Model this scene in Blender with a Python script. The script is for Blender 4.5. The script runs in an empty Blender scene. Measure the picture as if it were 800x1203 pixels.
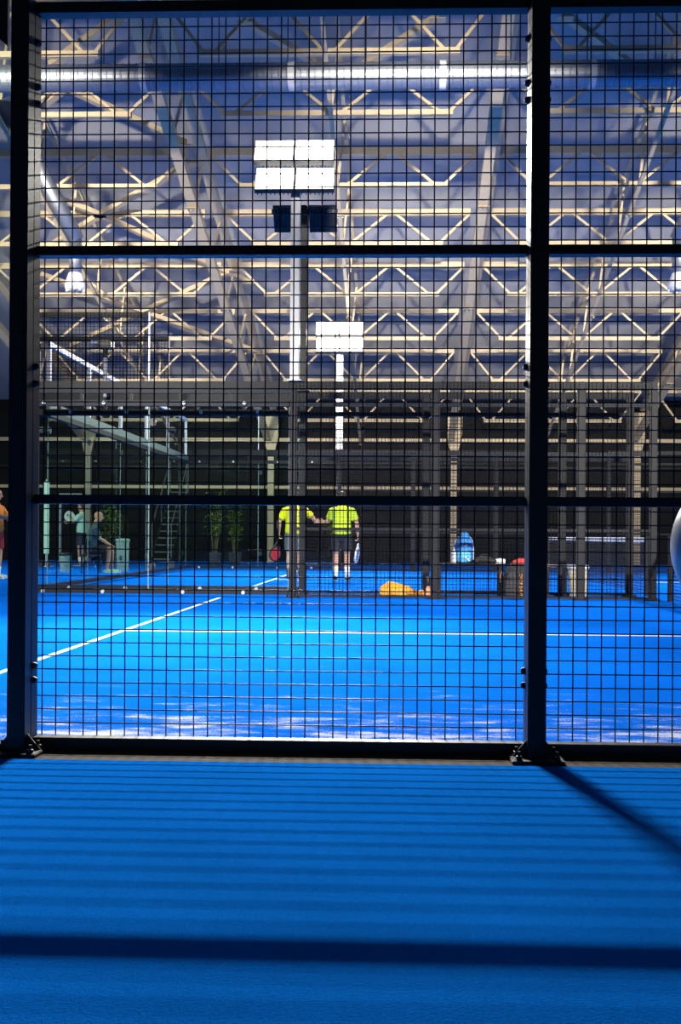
import bpy, bmesh, math, random
from mathutils import Vector, Matrix
random.seed(7)
S = bpy.context.scene
COL = S.collection
V = Vector
# ------------------------------------------------------------------ camera
F, CX, CY, H = 1169.0, 430.0, 630.4, 0.865
TH = math.atan(38 / F)
RHO = 0.0065
fwd = V((-math.sin(TH), math.cos(TH), 0))
r0 = V((math.cos(TH), math.sin(TH), 0))
u0 = V((0, 0, 1))
rgt = r0 * math.cos(RHO) + u0 * math.sin(RHO)
upv = u0 * math.cos(RHO) - r0 * math.sin(RHO)
CAM = V((0, 0, H))


def at(px, py, d):
    r = fwd + rgt * ((px - CX) / F) - upv * ((py - CY) / F)
    return CAM + r * (d / r.y)


def ground(px, py, z=0.0):
    r = fwd + rgt * ((px - CX) / F) - upv * ((py - CY) / F)
    return CAM + r * ((z - H) / r.z)


def X(px, d, py=630):
    return at(px, py, d).x


def Z(py, d, px=430):
    return at(px, py, d).z


cd = bpy.data.cameras.new('camera')
cam = bpy.data.objects.new('camera', cd)
COL.objects.link(cam)
m = Matrix((rgt, upv, -fwd)).transposed().to_4x4()
m.translation = CAM
cam.matrix_world = m
cd.sensor_fit = 'HORIZONTAL'
cd.sensor_width = 36
cd.lens = F / 800 * 36
cd.shift_x = (400 - CX) / 800
cd.shift_y = (CY - 601.5) / 800
cd.clip_start = 0.05
cd.clip_end = 300
S.camera = cam

# ------------------------------------------------------------------ materials
MATS = {}


def mat(name, col, rough=0.5, metal=0.0, noise=0.0, scale=20.0, emis=None, spec=0.5, bump=0.0, bscale=200.0):
    if name in MATS:
        return MATS[name]
    m = bpy.data.materials.new(name)
    m.use_nodes = True
    nt = m.node_tree
    b = nt.nodes['Principled BSDF']
    b.inputs['Roughness'].default_value = rough
    b.inputs['Metallic'].default_value = metal
    b.inputs['Specular IOR Level'].default_value = spec
    b.inputs['Base Color'].default_value = (*col, 1)
    tc = nt.nodes.new('ShaderNodeTexCoord')
    if noise > 0:
        n = nt.nodes.new('ShaderNodeTexNoise')
        n.inputs['Scale'].default_value = scale
        n.inputs['Detail'].default_value = 4
        nt.links.new(tc.outputs['Object'], n.inputs['Vector'])
        mx = nt.nodes.new('ShaderNodeMix')
        mx.data_type = 'RGBA'
        mx.inputs['A'].default_value = (*[c * (1 - noise) for c in col], 1)
        mx.inputs['B'].default_value = (*[min(1, c * (1 + noise)) for c in col], 1)
        nt.links.new(n.outputs['Fac'], mx.inputs['Factor'])
        nt.links.new(mx.outputs['Result'], b.inputs['Base Color'])
    if bump > 0:
        n2 = nt.nodes.new('ShaderNodeTexNoise')
        n2.inputs['Scale'].default_value = bscale
        nt.links.new(tc.outputs['Object'], n2.inputs['Vector'])
        bp = nt.nodes.new('ShaderNodeBump')
        bp.inputs['Strength'].default_value = bump
        bp.inputs['Distance'].default_value = 0.01
        nt.links.new(n2.outputs['Fac'], bp.inputs['Height'])
        nt.links.new(bp.outputs['Normal'], b.inputs['Normal'])
    if emis:
        b.inputs['Emission Color'].default_value = (*emis[0], 1)
        b.inputs['Emission Strength'].default_value = emis[1]
    MATS[name] = m
    return m


BLACK = mat('black_paint', (0.014, 0.014, 0.015), 0.45, spec=.5, noise=.3, scale=40)
BLACKF = mat('black_fence_paint', (0.018, 0.018, 0.02), 0.5, spec=.2, noise=.25, scale=30)
WIRE = mat('black_wire', (0.012, 0.012, 0.013), 0.5, spec=.12)
WIRE_NEAR = mat('black_wire_near', (0.012, 0.012, 0.013), 0.38)
GALV = mat('galvanised', (0.62, 0.62, 0.60), 0.4, metal=.25, noise=.1, scale=15)
STEEL = mat('cream_steel', (0.62, 0.49, 0.30), 0.55, noise=.12, scale=6)
DUCT = mat('spiral_duct', (0.30, 0.32, 0.35), 0.5, metal=.85, noise=.12, scale=9)
CONC = mat('kerb_concrete', (0.04, 0.024, 0.009), 0.9, noise=.5, scale=25, bump=.5)
SKIN = mat('skin', (0.62, 0.33, 0.2), 0.55, noise=.08, scale=10)
YELLOW = mat('yellow_shirt', (0.85, 0.80, 0.0), 0.75, noise=.1, scale=12)
LIME = mat('lime_shirt', (0.62, 0.85, 0.02), 0.75, noise=.12, scale=25)
CHAR = mat('charcoal_cloth', (0.02, 0.02, 0.022), 0.85, noise=.2)
DGREY = mat('dark_grey_cloth', (0.09, 0.09, 0.1), 0.85, noise=.2)
TEAL = mat('dark_teal_cloth', (0.02, 0.07, 0.10), 0.8, noise=.2)
PALEG = mat('pale_green_cloth', (0.45, 0.72, 0.55), 0.8, noise=.1)
REDC = mat('red_cloth', (0.35, 0.02, 0.03), 0.8, noise=.15)
ORANGEC = mat('orange_cloth', (0.8, 0.25, 0.03), 0.8, noise=.15)
WHITEC = mat('white_cloth', (0.82, 0.82, 0.82), 0.8, noise=.05)
HAIRD = mat('dark_hair', (0.03, 0.02, 0.015), 0.7, noise=.3)
SHOEB = mat('black_shoe', (0.02, 0.02, 0.022), 0.5, noise=.2)
SHOEY = mat('lime_shoe', (0.45, 0.75, 0.15), 0.5, noise=.2)
EYE = mat('eye_dark', (0.02, 0.015, 0.01), 0.2)
LIP = mat('lip', (0.4, 0.14, 0.1), 0.5)
WHITE = mat('white_paint', (0.85, 0.85, 0.85), 0.45, noise=.04)
LINE = mat('white_line', (0.82, 0.86, 0.92), 0.8, noise=.1, scale=60)


def turf(name, base, sand=0.0):
    m = bpy.data.materials.new(name)
    m.use_nodes = True
    nt = m.node_tree
    N, L = nt.nodes, nt.links
    b = N['Principled BSDF']
    b.inputs['Roughness'].default_value = 1.0
    b.inputs['Specular IOR Level'].default_value = 0.0
    tc = N.new('ShaderNodeTexCoord')
    n = N.new('ShaderNodeTexNoise')
    n.inputs['Scale'].default_value = 160
    n.inputs['Detail'].default_value = 3
    L.new(tc.outputs['Object'], n.inputs['Vector'])
    n2 = N.new('ShaderNodeTexNoise')
    n2.inputs['Scale'].default_value = 1.3
    n2.inputs['Detail'].default_value = 5
    L.new(tc.outputs['Object'], n2.inputs['Vector'])
    ad = N.new('ShaderNodeMath'); ad.operation = 'ADD'
    L.new(n.outputs['Fac'], ad.inputs[0]); L.new(n2.outputs['Fac'], ad.inputs[1])
    rp = N.new('ShaderNodeValToRGB')
    rp.color_ramp.elements[0].position = 0.35
    rp.color_ramp.elements[0].color = (*[c * .78 for c in base], 1)
    rp.color_ramp.elements[1].position = 0.75
    rp.color_ramp.elements[1].color = (*[min(1, c * 1.2) for c in base], 1)
    hf = N.new('ShaderNodeMath'); hf.operation = 'MULTIPLY'; hf.inputs[1].default_value = .5
    L.new(ad.outputs[0], hf.inputs[0]); L.new(hf.outputs[0], rp.inputs['Fac'])
    out = rp.outputs['Color']
    if sand:
        # drifts of white sand swept against the fence: a stain with its own shape
        sx = N.new('ShaderNodeSeparateXYZ'); L.new(tc.outputs['Object'], sx.inputs[0])
        dist = N.new('ShaderNodeMapRange')
        dist.inputs['From Min'].default_value = 3.95; dist.inputs['From Max'].default_value = 5.9
        dist.inputs['To Min'].default_value = .95; dist.inputs['To Max'].default_value = 0
        L.new(sx.outputs['Y'], dist.inputs['Value'])
        mp = N.new('ShaderNodeMapping'); mp.inputs['Scale'].default_value = (1.7, 5.0, 1)
        L.new(tc.outputs['Object'], mp.inputs['Vector'])
        a = N.new('ShaderNodeTexNoise'); a.inputs['Scale'].default_value = 1.6; a.inputs['Detail'].default_value = 6
        a.inputs['Roughness'].default_value = .65
        L.new(mp.outputs[0], a.inputs['Vector'])
        g = N.new('ShaderNodeTexNoise'); g.inputs['Scale'].default_value = 70; g.inputs['Detail'].default_value = 2
        L.new(mp.outputs[0], g.inputs['Vector'])
        s1 = N.new('ShaderNodeMath'); s1.operation = 'MULTIPLY_ADD'; s1.inputs[1].default_value = .55
        L.new(g.outputs['Fac'], s1.inputs[0]); L.new(a.outputs['Fac'], s1.inputs[2])
        s2 = N.new('ShaderNodeMath'); s2.operation = 'MULTIPLY_ADD'; s2.inputs[1].default_value = .30
        L.new(dist.outputs[0], s2.inputs[0]); L.new(s1.outputs[0], s2.inputs[2])
        rr = N.new('ShaderNodeMapRange')
        rr.inputs['From Min'].default_value = 1.0; rr.inputs['From Max'].default_value = 1.12
        L.new(s2.outputs[0], rr.inputs['Value'])
        mul = N.new('ShaderNodeMath'); mul.operation = 'MULTIPLY'; mul.inputs[1].default_value = sand
        L.new(rr.outputs[0], mul.inputs[0])
        mx = N.new('ShaderNodeMix'); mx.data_type = 'RGBA'
        L.new(mul.outputs[0], mx.inputs['Factor']); L.new(out, mx.inputs['A'])
        mx.inputs['B'].default_value = (.8, .84, .9, 1)
        out = mx.outputs['Result']
    L.new(out, b.inputs['Base Color'])
    bp = N.new('ShaderNodeBump'); bp.inputs['Strength'].default_value = .35; bp.inputs['Distance'].default_value = .008
    L.new(n.outputs['Fac'], bp.inputs['Height']); L.new(bp.outputs['Normal'], b.inputs['Normal'])
    return m


TURF = turf('blue_turf', (0.0035, 0.155, 0.82), sand=.85)
TURF2 = turf('blue_turf_walk', (0.004, 0.17, 0.72))


def glass_mat():
    m = bpy.data.materials.new('clear_glass')
    m.use_nodes = True
    nt = m.node_tree
    N, L = nt.nodes, nt.links
    N.remove(N['Principled BSDF'])
    tr = N.new('ShaderNodeBsdfTransparent'); tr.inputs[0].default_value = (.93, .975, .96, 1)
    gl = N.new('ShaderNodeBsdfGlossy'); gl.inputs['Roughness'].default_value = .02
    gl.inputs[0].default_value = (.9, 1, .96, 1)
    fr = N.new('ShaderNodeFresnel'); fr.inputs[0].default_value = 1.45
    mx = N.new('ShaderNodeMixShader')
    ge = N.new('ShaderNodeNewGeometry')
    inv = N.new('ShaderNodeMath'); inv.operation = 'SUBTRACT'; inv.inputs[0].default_value = 1
    L.new(ge.outputs['Backfacing'], inv.inputs[1])
    ml = N.new('ShaderNodeMath'); ml.operation = 'MULTIPLY'
    L.new(fr.outputs[0], ml.inputs[0]); L.new(inv.outputs[0], ml.inputs[1])
    L.new(ml.outputs[0], mx.inputs[0]); L.new(tr.outputs[0], mx.inputs[1]); L.new(gl.outputs[0], mx.inputs[2])
    L.new(mx.outputs[0], N['Material Output'].inputs[0])
    return m


GLASS = glass_mat()
GEDGE = mat('glass_edge', (0.30, 0.42, 0.39), 0.25, noise=.05)


def roof_mat():
    m = bpy.data.materials.new('roof_membrane')
    m.use_nodes = True
    nt = m.node_tree
    N, L = nt.nodes, nt.links
    b = N['Principled BSDF']; b.inputs['Roughness'].default_value = .75
    tc = N.new('ShaderNodeTexCoord')
    mp = N.new('ShaderNodeMapping'); mp.inputs['Scale'].default_value = (1, .35, 1)
    L.new(tc.outputs['Object'], mp.inputs[0])
    n = N.new('ShaderNodeTexNoise'); n.inputs['Scale'].default_value = 1.2; n.inputs['Detail'].default_value = 5
    L.new(mp.outputs[0], n.inputs['Vector'])
    r = N.new('ShaderNodeValToRGB')
    r.color_ramp.elements[0].position = .3; r.color_ramp.elements[0].color = (.37, .36, .35, 1)
    r.color_ramp.elements[1].position = .75; r.color_ramp.elements[1].color = (.48, .47, .455, 1)
    L.new(n.outputs['Fac'], r.inputs[0]); L.new(r.outputs[0], b.inputs['Base Color'])
    bp = N.new('ShaderNodeBump'); bp.inputs['Strength'].default_value = .5; bp.inputs['Distance'].default_value = .25
    L.new(n.outputs['Fac'], bp.inputs['Height']); L.new(bp.outputs[0], b.inputs['Normal'])
    return m


ROOF = roof_mat()
WALLB = mat('dark_sheet_wall', (0.010, 0.010, 0.010), 0.7, spec=.1, noise=.4, scale=3)


# ------------------------------------------------------------------ mesh helper
class MB:
    def __init__(s):
        s.v = []; s.f = []

    def add(s, vs, fs):
        o = len(s.v)
        s.v += [V(p) for p in vs]
        s.f += [tuple(i + o for i in f) for f in fs]
        return s

    def box(s, lo, hi):
        x0, y0, z0 = lo; x1, y1, z1 = hi
        return s.add([(x0, y0, z0), (x1, y0, z0), (x1, y1, z0), (x0, y1, z0), (x0, y0, z1), (x1, y0, z1), (x1, y1, z1), (x0, y1, z1)],
                     [(0, 3, 2, 1), (4, 5, 6, 7), (0, 1, 5, 4), (1, 2, 6, 5), (2, 3, 7, 6), (3, 0, 4, 7)])

    def bbox(s, lo, hi, b=0.004):
        """box with chamfered edges"""
        bm = bmesh.new()
        bmesh.ops.create_cube(bm, size=1)
        lo, hi = V(lo), V(hi)
        for q in bm.verts:
            q.co = V([lo[i] + (q.co[i] + .5) * (hi[i] - lo[i]) for i in range(3)])
        bmesh.ops.bevel(bm, geom=bm.edges[:], offset=min(b, .45 * min(hi - lo)), segments=2, affect='EDGES')
        return s.bm(bm)

    def bm(s, bm):
        bm.verts.index_update()
        s.add([q.co.copy() for q in bm.verts], [[q.index for q in f.verts] for f in bm.faces])
        bm.free()
        return s

    def beam(s, a, b, w, h, up=V((0, 0, 1))):
        """rectangular bar, w across, h along up"""
        a, b = V(a), V(b)
        t = (b - a).normalized()
        x = t.cross(up)
        if x.length < 1e-4:
            x = t.cross(V((0, 1, 0)))
        x.normalize()
        y = x.cross(t)
        x *= w / 2; y *= h / 2
        return s.add([a - x - y, a + x - y, a + x + y, a - x + y, b - x - y, b + x - y, b + x + y, b - x + y],
                     [(0, 3, 2, 1), (4, 5, 6, 7), (0, 1, 5, 4), (1, 2, 6, 5), (2, 3, 7, 6), (3, 0, 4, 7)])

    def loft(s, pts, rad, n=12, side=None, round_ends=True):
        """closed tube through pts; rad items: r or (a, b) with a along side"""
        pts = [V(p) for p in pts]
        rad = [(r, r) if not isinstance(r, (tuple, list)) else r for r in rad]
        if round_ends:
            def cap(i, j):
                d = (pts[i] - pts[j]).normalized()
                out = []
                for k in (0.55, 0.88):
                    rr = math.sqrt(1 - k * k)
                    out.append((pts[i] + d * min(rad[i]) * k, (rad[i][0] * rr, rad[i][1] * rr)))
                return out
            c0, c1 = cap(0, 1), cap(-1, -2)
            pts = [c0[1][0], c0[0][0]] + pts + [c1[0][0], c1[1][0]]
            rad = [c0[1][1], c0[0][1]] + rad + [c1[0][1], c1[1][1]]
        o = len(s.v)
        u = None
        for i, p in enumerate(pts):
            t = (pts[min(i + 1, len(pts) - 1)] - pts[max(i - 1, 0)]).normalized()
            if side is not None:
                u = V(side)
            elif u is None:
                u = V((1, 0, 0)) if abs(t.x) < .8 else V((0, 1, 0))
            u = (u - t * u.dot(t)).normalized()
            w = t.cross(u)
            for k in range(n):
                a = 2 * math.pi * k / n
                s.v.append(p + u * (math.cos(a) * rad[i][0]) + w * (math.sin(a) * rad[i][1]))
        m_ = len(pts)
        for i in range(m_ - 1):
            for k in range(n):
                k2 = (k + 1) % n
                s.f.append((o + i * n + k, o + i * n + k2, o + (i + 1) * n + k2, o + (i + 1) * n + k))
        s.f.append(tuple(o + k for k in reversed(range(n))))
        s.f.append(tuple(o + (m_ - 1) * n + k for k in range(n)))
        return s

    def tube(s, a, b, r, n=8, r2=None):
        return s.loft([a, b], [r, r if r2 is None else r2], n, round_ends=False)

    def ball(s, c, r, n=12):
        c = V(c)
        rx, ry, rz = (r, r, r) if not isinstance(r, (tuple, list)) else r
        bm = bmesh.new()
        bmesh.ops.create_uvsphere(bm, u_segments=n, v_segments=max(6, n * 2 // 3), radius=1)
        for q in bm.verts:
            q.co = V((c.x + q.co.x * rx, c.y + q.co.y * ry, c.z + q.co.z * rz))
        return s.bm(bm)

    def lathe(s, c, prof, n=20):
        """profile [(r,z)] around z through c"""
        c = V(c); o = len(s.v)
        for r, z in prof:
            for k in range(n):
                a = 2 * math.pi * k / n
                s.v.append(c + V((math.cos(a) * r, math.sin(a) * r, z)))
        for i in range(len(prof) - 1):
            for k in range(n):
                k2 = (k + 1) % n
                s.f.append((o + i * n + k, o + i * n + k2, o + (i + 1) * n + k2, o + (i + 1) * n + k))
        s.f.append(tuple(o + k for k in reversed(range(n))))
        s.f.append(tuple(o + (len(prof) - 1) * n + k for k in range(n)))
        return s

    def prism(s, poly, a, b):
        """extrude the 3D polygon poly by vector from a to b offsets"""
        a, b = V(a), V(b)
        n = len(poly); o = len(s.v)
        s.v += [V(p) + a for p in poly] + [V(p) + b for p in poly]
        s.f += [tuple(o + i for i in reversed(range(n))), tuple(o + n + i for i in range(n))]
        s.f += [(o + i, o + (i + 1) % n, o + n + (i + 1) % n, o + n + i) for i in range(n)]
        return s

    def build(s, name, material, parent=None, smooth=False, voxel=None, sm=4):
        me = bpy.data.meshes.new(name)
        off = V((0, 0, 0))
        if parent is not None and not parent.get('_local'):
            p = parent
            while p is not None:
                off += p.location; p = p.parent
        me.from_pydata([q - off for q in s.v], [], s.f)
        bm = bmesh.new(); bm.from_mesh(me)
        bmesh.ops.recalc_face_normals(bm, faces=bm.faces[:])
        bm.to_mesh(me); bm.free()
        if voxel:
            t = bpy.data.objects.new('tmp', me); COL.objects.link(t)
            md = t.modifiers.new('r', 'REMESH'); md.mode = 'VOXEL'; md.voxel_size = voxel
            ms = t.modifiers.new('s', 'SMOOTH'); ms.factor = .5; ms.iterations = sm
            dg = bpy.context.evaluated_depsgraph_get()
            me2 = bpy.data.meshes.new_from_object(t.evaluated_get(dg))
            bpy.data.objects.remove(t); bpy.data.meshes.remove(me)
            me = me2; me.name = name; me.materials.clear(); smooth = True
        me.materials.append(material)
        if smooth:
            for p in me.polygons:
                p.use_smooth = True
        ob = bpy.data.objects.new(name, me)
        COL.objects.link(ob)
        if parent is not None:
            ob.parent = parent
            if parent.get('_local'):
                ob['_local'] = 1
        return ob


LOCALS = []


def tag(o, label, cat, group=None, kind=None):
    if label: o['label'] = label
    if cat: o['category'] = cat
    if group: o['group'] = group
    if kind: o['kind'] = kind
    return o


def thing(name, label, cat, loc, rz=None, group=None):
    o = bpy.data.objects.new(name, None)
    o.empty_display_size = .1
    COL.objects.link(o)
    o.location = V(loc)
    if rz is not None:                       # children are given in local coordinates
        o.rotation_euler = (0, 0, rz); o['_local'] = 1; LOCALS.append(o)
    return tag(o, label, cat, group)


def struct(name, mb, material):
    o = mb.build(name, material)
    o['kind'] = 'structure'
    return o


# ------------------------------------------------------------------ main distances
YP = 3.81                       # front of the near posts
YM = YP + 0.148                 # near wire mesh
Y1, Y2, Y3 = 13.9, 14.9, 24.9   # far fence of court one, near and far fence of court two
YW = 33.0                       # back wall
XE = -5.33                      # end of the courts on the left
XN = 3.72                       # net line
XSERV = ground(45, 775).x
G0 = 0.02                       # level of the walkway turf
K0 = 0.012                      # top of the kerb the near fence stands on

# ------------------------------------------------------------------ setting
fw = struct('floor_walkway', MB().box((-9, -4, -.12), (12, 3.70, G0)), TURF2)
kerb = struct('kerb_strip', MB().bbox((-9, 3.70, -.12), (12, YM + .04, K0), .006), CONC)
fc = struct('floor_court', MB().box((-24, YM + .04, -.12), (24, 34.5, 0)), TURF)


def line(x0, y0, x1, y1):
    o = MB().box((x0, y0, -.001), (x1, y1, .003)).build('painted_line', LINE, fc)
    return o


line(XSERV - .025, YM + .06, XSERV + .025, Y1 - .12)
line(XSERV - .025, Y2 + .12, XSERV + .025, Y3 - .1)
line(XSERV, 8.88, 14, 8.93)
line(XSERV, 19.78, 14, 19.84)


def zr(d):
    return 15.33 - .31 * d


rf = MB()
e0, e1 = 2.0, YW + .6
rf.add([(-26, e0, zr(e0) + .45), (26, e0, zr(e0) + .45), (26, e1, zr(e1) + .45), (-26, e1, zr(e1) + .45)], [(0, 1, 2, 3)])
rf.add([(-26, e0, zr(e0) + .55), (26, e0, zr(e0) + .55), (26, e1, zr(e1) + .55), (-26, e1, zr(e1) + .55)], [(3, 2, 1, 0)])
struct('ceiling', rf, ROOF)
struct('wall_back', MB().box((-26, YW + .35, 0), (26, YW + .5, zr(YW) + .5)), WALLB)
for i, (py, hh) in enumerate(((517, .12), (573, .10), (549, .06))):
    z = Z(py, YW + .2)
    struct('trim_%d' % (i + 1), MB().beam((-26, YW + .22, z), (26, YW + .22, z), .1, hh), STEEL if i < 2 else BLACKF)

# ------------------------------------------------------------------ near fence
PX0 = X(19.5, YP, 600)
PX1 = X(632.5, YP, 600)
PITCH = PX1 - PX0
HB = .035


def near_post(x, label):
    t = thing('fence_post', label, 'post', (x, YP + .035, K0), group=None)
    MB().bbox((x - HB, YP, K0 + .01), (x + HB, YP + .07, 3.15), .004).build('tube', BLACK, t)
    MB().bbox((x - .1, YP - .06, K0), (x + .1, YP + .068, K0 + .013), .003).build('base_plate', BLACK, t)
    for sgn in (-1, 1):
        p = [(x + sgn * HB, YP + .03, K0 + .012), (x + sgn * .09, YP + .03, K0 + .012), (x + sgn * HB, YP + .03, K0 + .075)]
        MB().prism(p, (0, 0, 0), (0, .008, 0)).build('gusset', BLACK, t)
        for yy in (YP - .035, YP + .052):
            mb = MB().lathe((x + sgn * .072, yy, K0 + .012), [(.016, 0), (.016, .003), (.012, .004), (.012, .016), (.007, .017), (.007, .032), (.005, .034)], 8)
            mb.build('anchor_bolt', BLACK, t)
    return t


near_post(PX0, 'black square fence post at left of the near wire mesh, on a bolted plate')
near_post(PX1, 'black square fence post between the two near wire mesh sections')


def rz_at(py):
    return Z(py, YP + .07, 330)


RAILS = [(K0 + .003, rz_at(871)), (rz_at(593), rz_at(582)), (rz_at(297.5), rz_at(286.5)), (rz_at(9), rz_at(-4))]
ZTOP = RAILS[3][1]
wz0 = Z(315, YM, 100)
WSP = .0537
wx0 = X(53, YM, 300)
WXP = (X(609.4, YM, 300) - wx0) / 34


def wires(x0, x1, z0, z1, y, xs, zs, xo, zo, r, n=6):
    mb = MB()
    k = math.ceil((x0 - xo) / xs)
    while xo + k * xs < x1:
        xx = xo + k * xs
        mb.tube((xx, y, z0), (xx, y, z1), r, n); k += 1
    k = math.ceil((z0 - zo) / zs)
    while zo + k * zs < z1:
        zz = zo + k * zs
        mb.tube((x0, y + r * 1.6, zz), (x1, y + r * 1.6, zz), r, n); k += 1
    return mb


BOLTS_PY = (45, 97, 117, 430, 450, 786, 803)


def near_mesh(x0, x1, label):
    t = thing('mesh_fence', label, 'fence', ((x0 + x1) / 2, YP + .09, K0), group=None)
    a, b = x0 + .001, x1 - .001
    ya, yb = YP + .0705, YP + .142
    for xx in (a, b - .034):
        st = MB().bbox((xx, ya, K0 + .003), (xx + .034, yb, ZTOP), .003).build('stile', BLACK, t)
        xi, sg = (xx + .034, 1) if xx == a else (xx, -1)
        for py in BOLTS_PY:
            z = rz_at(py)
            mb = MB()
            mb.loft([(xi - sg * .002, YP + .092, z), (xi + sg * .004, YP + .092, z), (xi + sg * .016, YP + .092, z)], [.014, .014, .009], 10, round_ends=False)
            mb.build('bolt', BLACK, st)
    for z0, z1 in RAILS:
        MB().bbox((a + .034, ya + .015, z0), (b - .034, yb, z1), .003).build('rail', BLACK, t)
    wires(a + .01, b - .01, K0 + .02, ZTOP, YM - .002, WXP, WSP, wx0, wz0, .0027).build('wire_mesh', WIRE_NEAR, t)
    return t


near_mesh(PX0, PX1, 'black framed wire mesh fence filling the middle of the view, between both posts')
near_mesh(PX1, PX1 + PITCH, 'black framed wire mesh fence cut off by the right edge, beside the heavy post')
# glass at the left of the left post, with the corner bracket at its top
t = thing('glass_screen', 'glass wall left of the near black post with a black corner bracket on top', 'glass wall', (PX0 - 1, YP + .09, K0))
MB().box((PX0 - 2.0, YP + .09, K0 + .004), (PX0 - .045, YP + .1, 2.9)).build('glass_pane', GLASS, t)
c0 = at(9.5, 54, YP + .085)
MB().prism([(c0.x, YP + .08, c0.z), (c0.x, YP + .08, 3.1), (c0.x - .28, YP + .08, 3.1), (c0.x - .28, YP + .08, c0.z + .24), (c0.x - .2, YP + .08, c0.z + .17)],
           (0, 0, 0), (0, .02, 0)).build('corner_bracket', BLACK, t)
mb = MB(); bz = rz_at(112)
mb.loft([(PX0 - HB - .001, YP + .09, bz), (PX0 - HB - .016, YP + .09, bz)], [.013, .012], 10, round_ends=False)
mb.build('bolt', BLACK, t)

# ------------------------------------------------------------------ the three far fences
ORD = {Y1: 'nearest row of court fencing beyond the blue floor', Y2: 'second row of court fencing just behind the bench', Y3: 'farthest row of court fencing beyond the players'}
SHORT = {Y1: 'across the near court', Y2: 'behind the bench row', Y3: 'far behind the players'}
FX = {Y1: [X(343.5, Y1), X(511, Y1), X(682, Y1), X(767.5, Y1)], Y2: [X(355, Y2), X(500, Y2), X(660, Y2), X(740, Y2)],
      Y3: [X(398, Y3), X(485, Y3), X(582, Y3), X(627, Y3), X(714, Y3), X(806, Y3)]}
ZR = {'bot': (.014, .048), 'top': (2.93, 3.03), 'glass': (2.68, 2.75)}


def far_post(x, y, label, h=3.03, w=.08):
    t = thing('fence_post', label, 'post', (x, y, 0))
    MB().bbox((x - w / 2, y - .04, .01), (x + w / 2, y + .04, h), .004).build('tube', BLACKF, t)
    mb = MB().bbox((x - .1, y - .09, 0), (x + .1, y + .09, .012), .003)
    mb.build('base_plate', BLACKF, t)
    for sx in (-.07, .07):
        for sy in (-.06, .06):
            MB().lathe((x + sx, y + sy, .012), [(.014, 0), (.014, .012), (.007, .014), (.007, .03)], 6).build('anchor_bolt', BLACKF, t)
    return t


def far_mesh(x0, x1, y, z1, label, rails, z0=.014):
    t = thing('mesh_fence', label, 'fence', ((x0 + x1) / 2, y, z0))
    for (a, b) in rails:
        MB().bbox((x0, y - .03, a), (x1, y + .03, b), .004).build('rail', BLACKF, t)
    for xx in (x0, x1 - .018):
        MB().bbox((xx, y - .02, z0), (xx + .018, y + .02, z1), .003).build('stile', BLACKF, t)
    wires(x0 + .02, x1 - .02, z0 + .02, z1, y - .034, .052, .052, x0, 0, .0025, 4).build('wire_mesh', WIRE, t)
    return t


def glass(x0, x1, y, label, along='x', z1=2.68):
    """a toughened glass pane on clamps; along y for the end walls"""
    t = thing('glass_screen', label, 'glass wall', ((x0 + x1) / 2 if along == 'x' else y, y if along == 'x' else (x0 + x1) / 2, .03))
    sw = (lambda q: q) if along == 'x' else (lambda q: (q[1], q[0], q[2]))

    def bx(lo, hi, name, m):
        lo, hi = sw(lo), sw(hi)
        return MB().box([min(a, b) for a, b in zip(lo, hi)], [max(a, b) for a, b in zip(lo, hi)]).build(name, m, t)
    bx((x0 + .008, y - .005, .1), (x1 - .008, y + .005, z1), 'glass_pane', GLASS)
    for xx in (x0 + .002, x1 - .008):
        bx((xx, y - .006, .1), (xx + .004, y + .006, z1), 'glass_edge', GEDGE)
    bx((x0, y - .05, .045), (x1, y + .05, .11), 'bottom_rail', BLACKF)
    bx((x0, y - .04, z1), (x1, y + .04, z1 + .08), 'top_rail', BLACKF)
    for zz in (.42, 2.45):
        mb = MB()
        a, b = sw((x0 + .053, y - .02, zz)), sw((x0 + .053, y + .02, zz))
        mb.loft([a, b], [.05, .05], 14, round_ends=False)
        mb.build('clamp', BLACK, t)
    for xx in (x0 + .5, x0 + 1.35):
        for zz in (.07, z1 + .04):
            a, b = sw((xx, y - .05, zz)), sw((xx, y - .075, zz))
            MB().loft([a, b], [.03, .025], 8, round_ends=False).build('rail_bolt', GALV, t)
    return t


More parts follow.
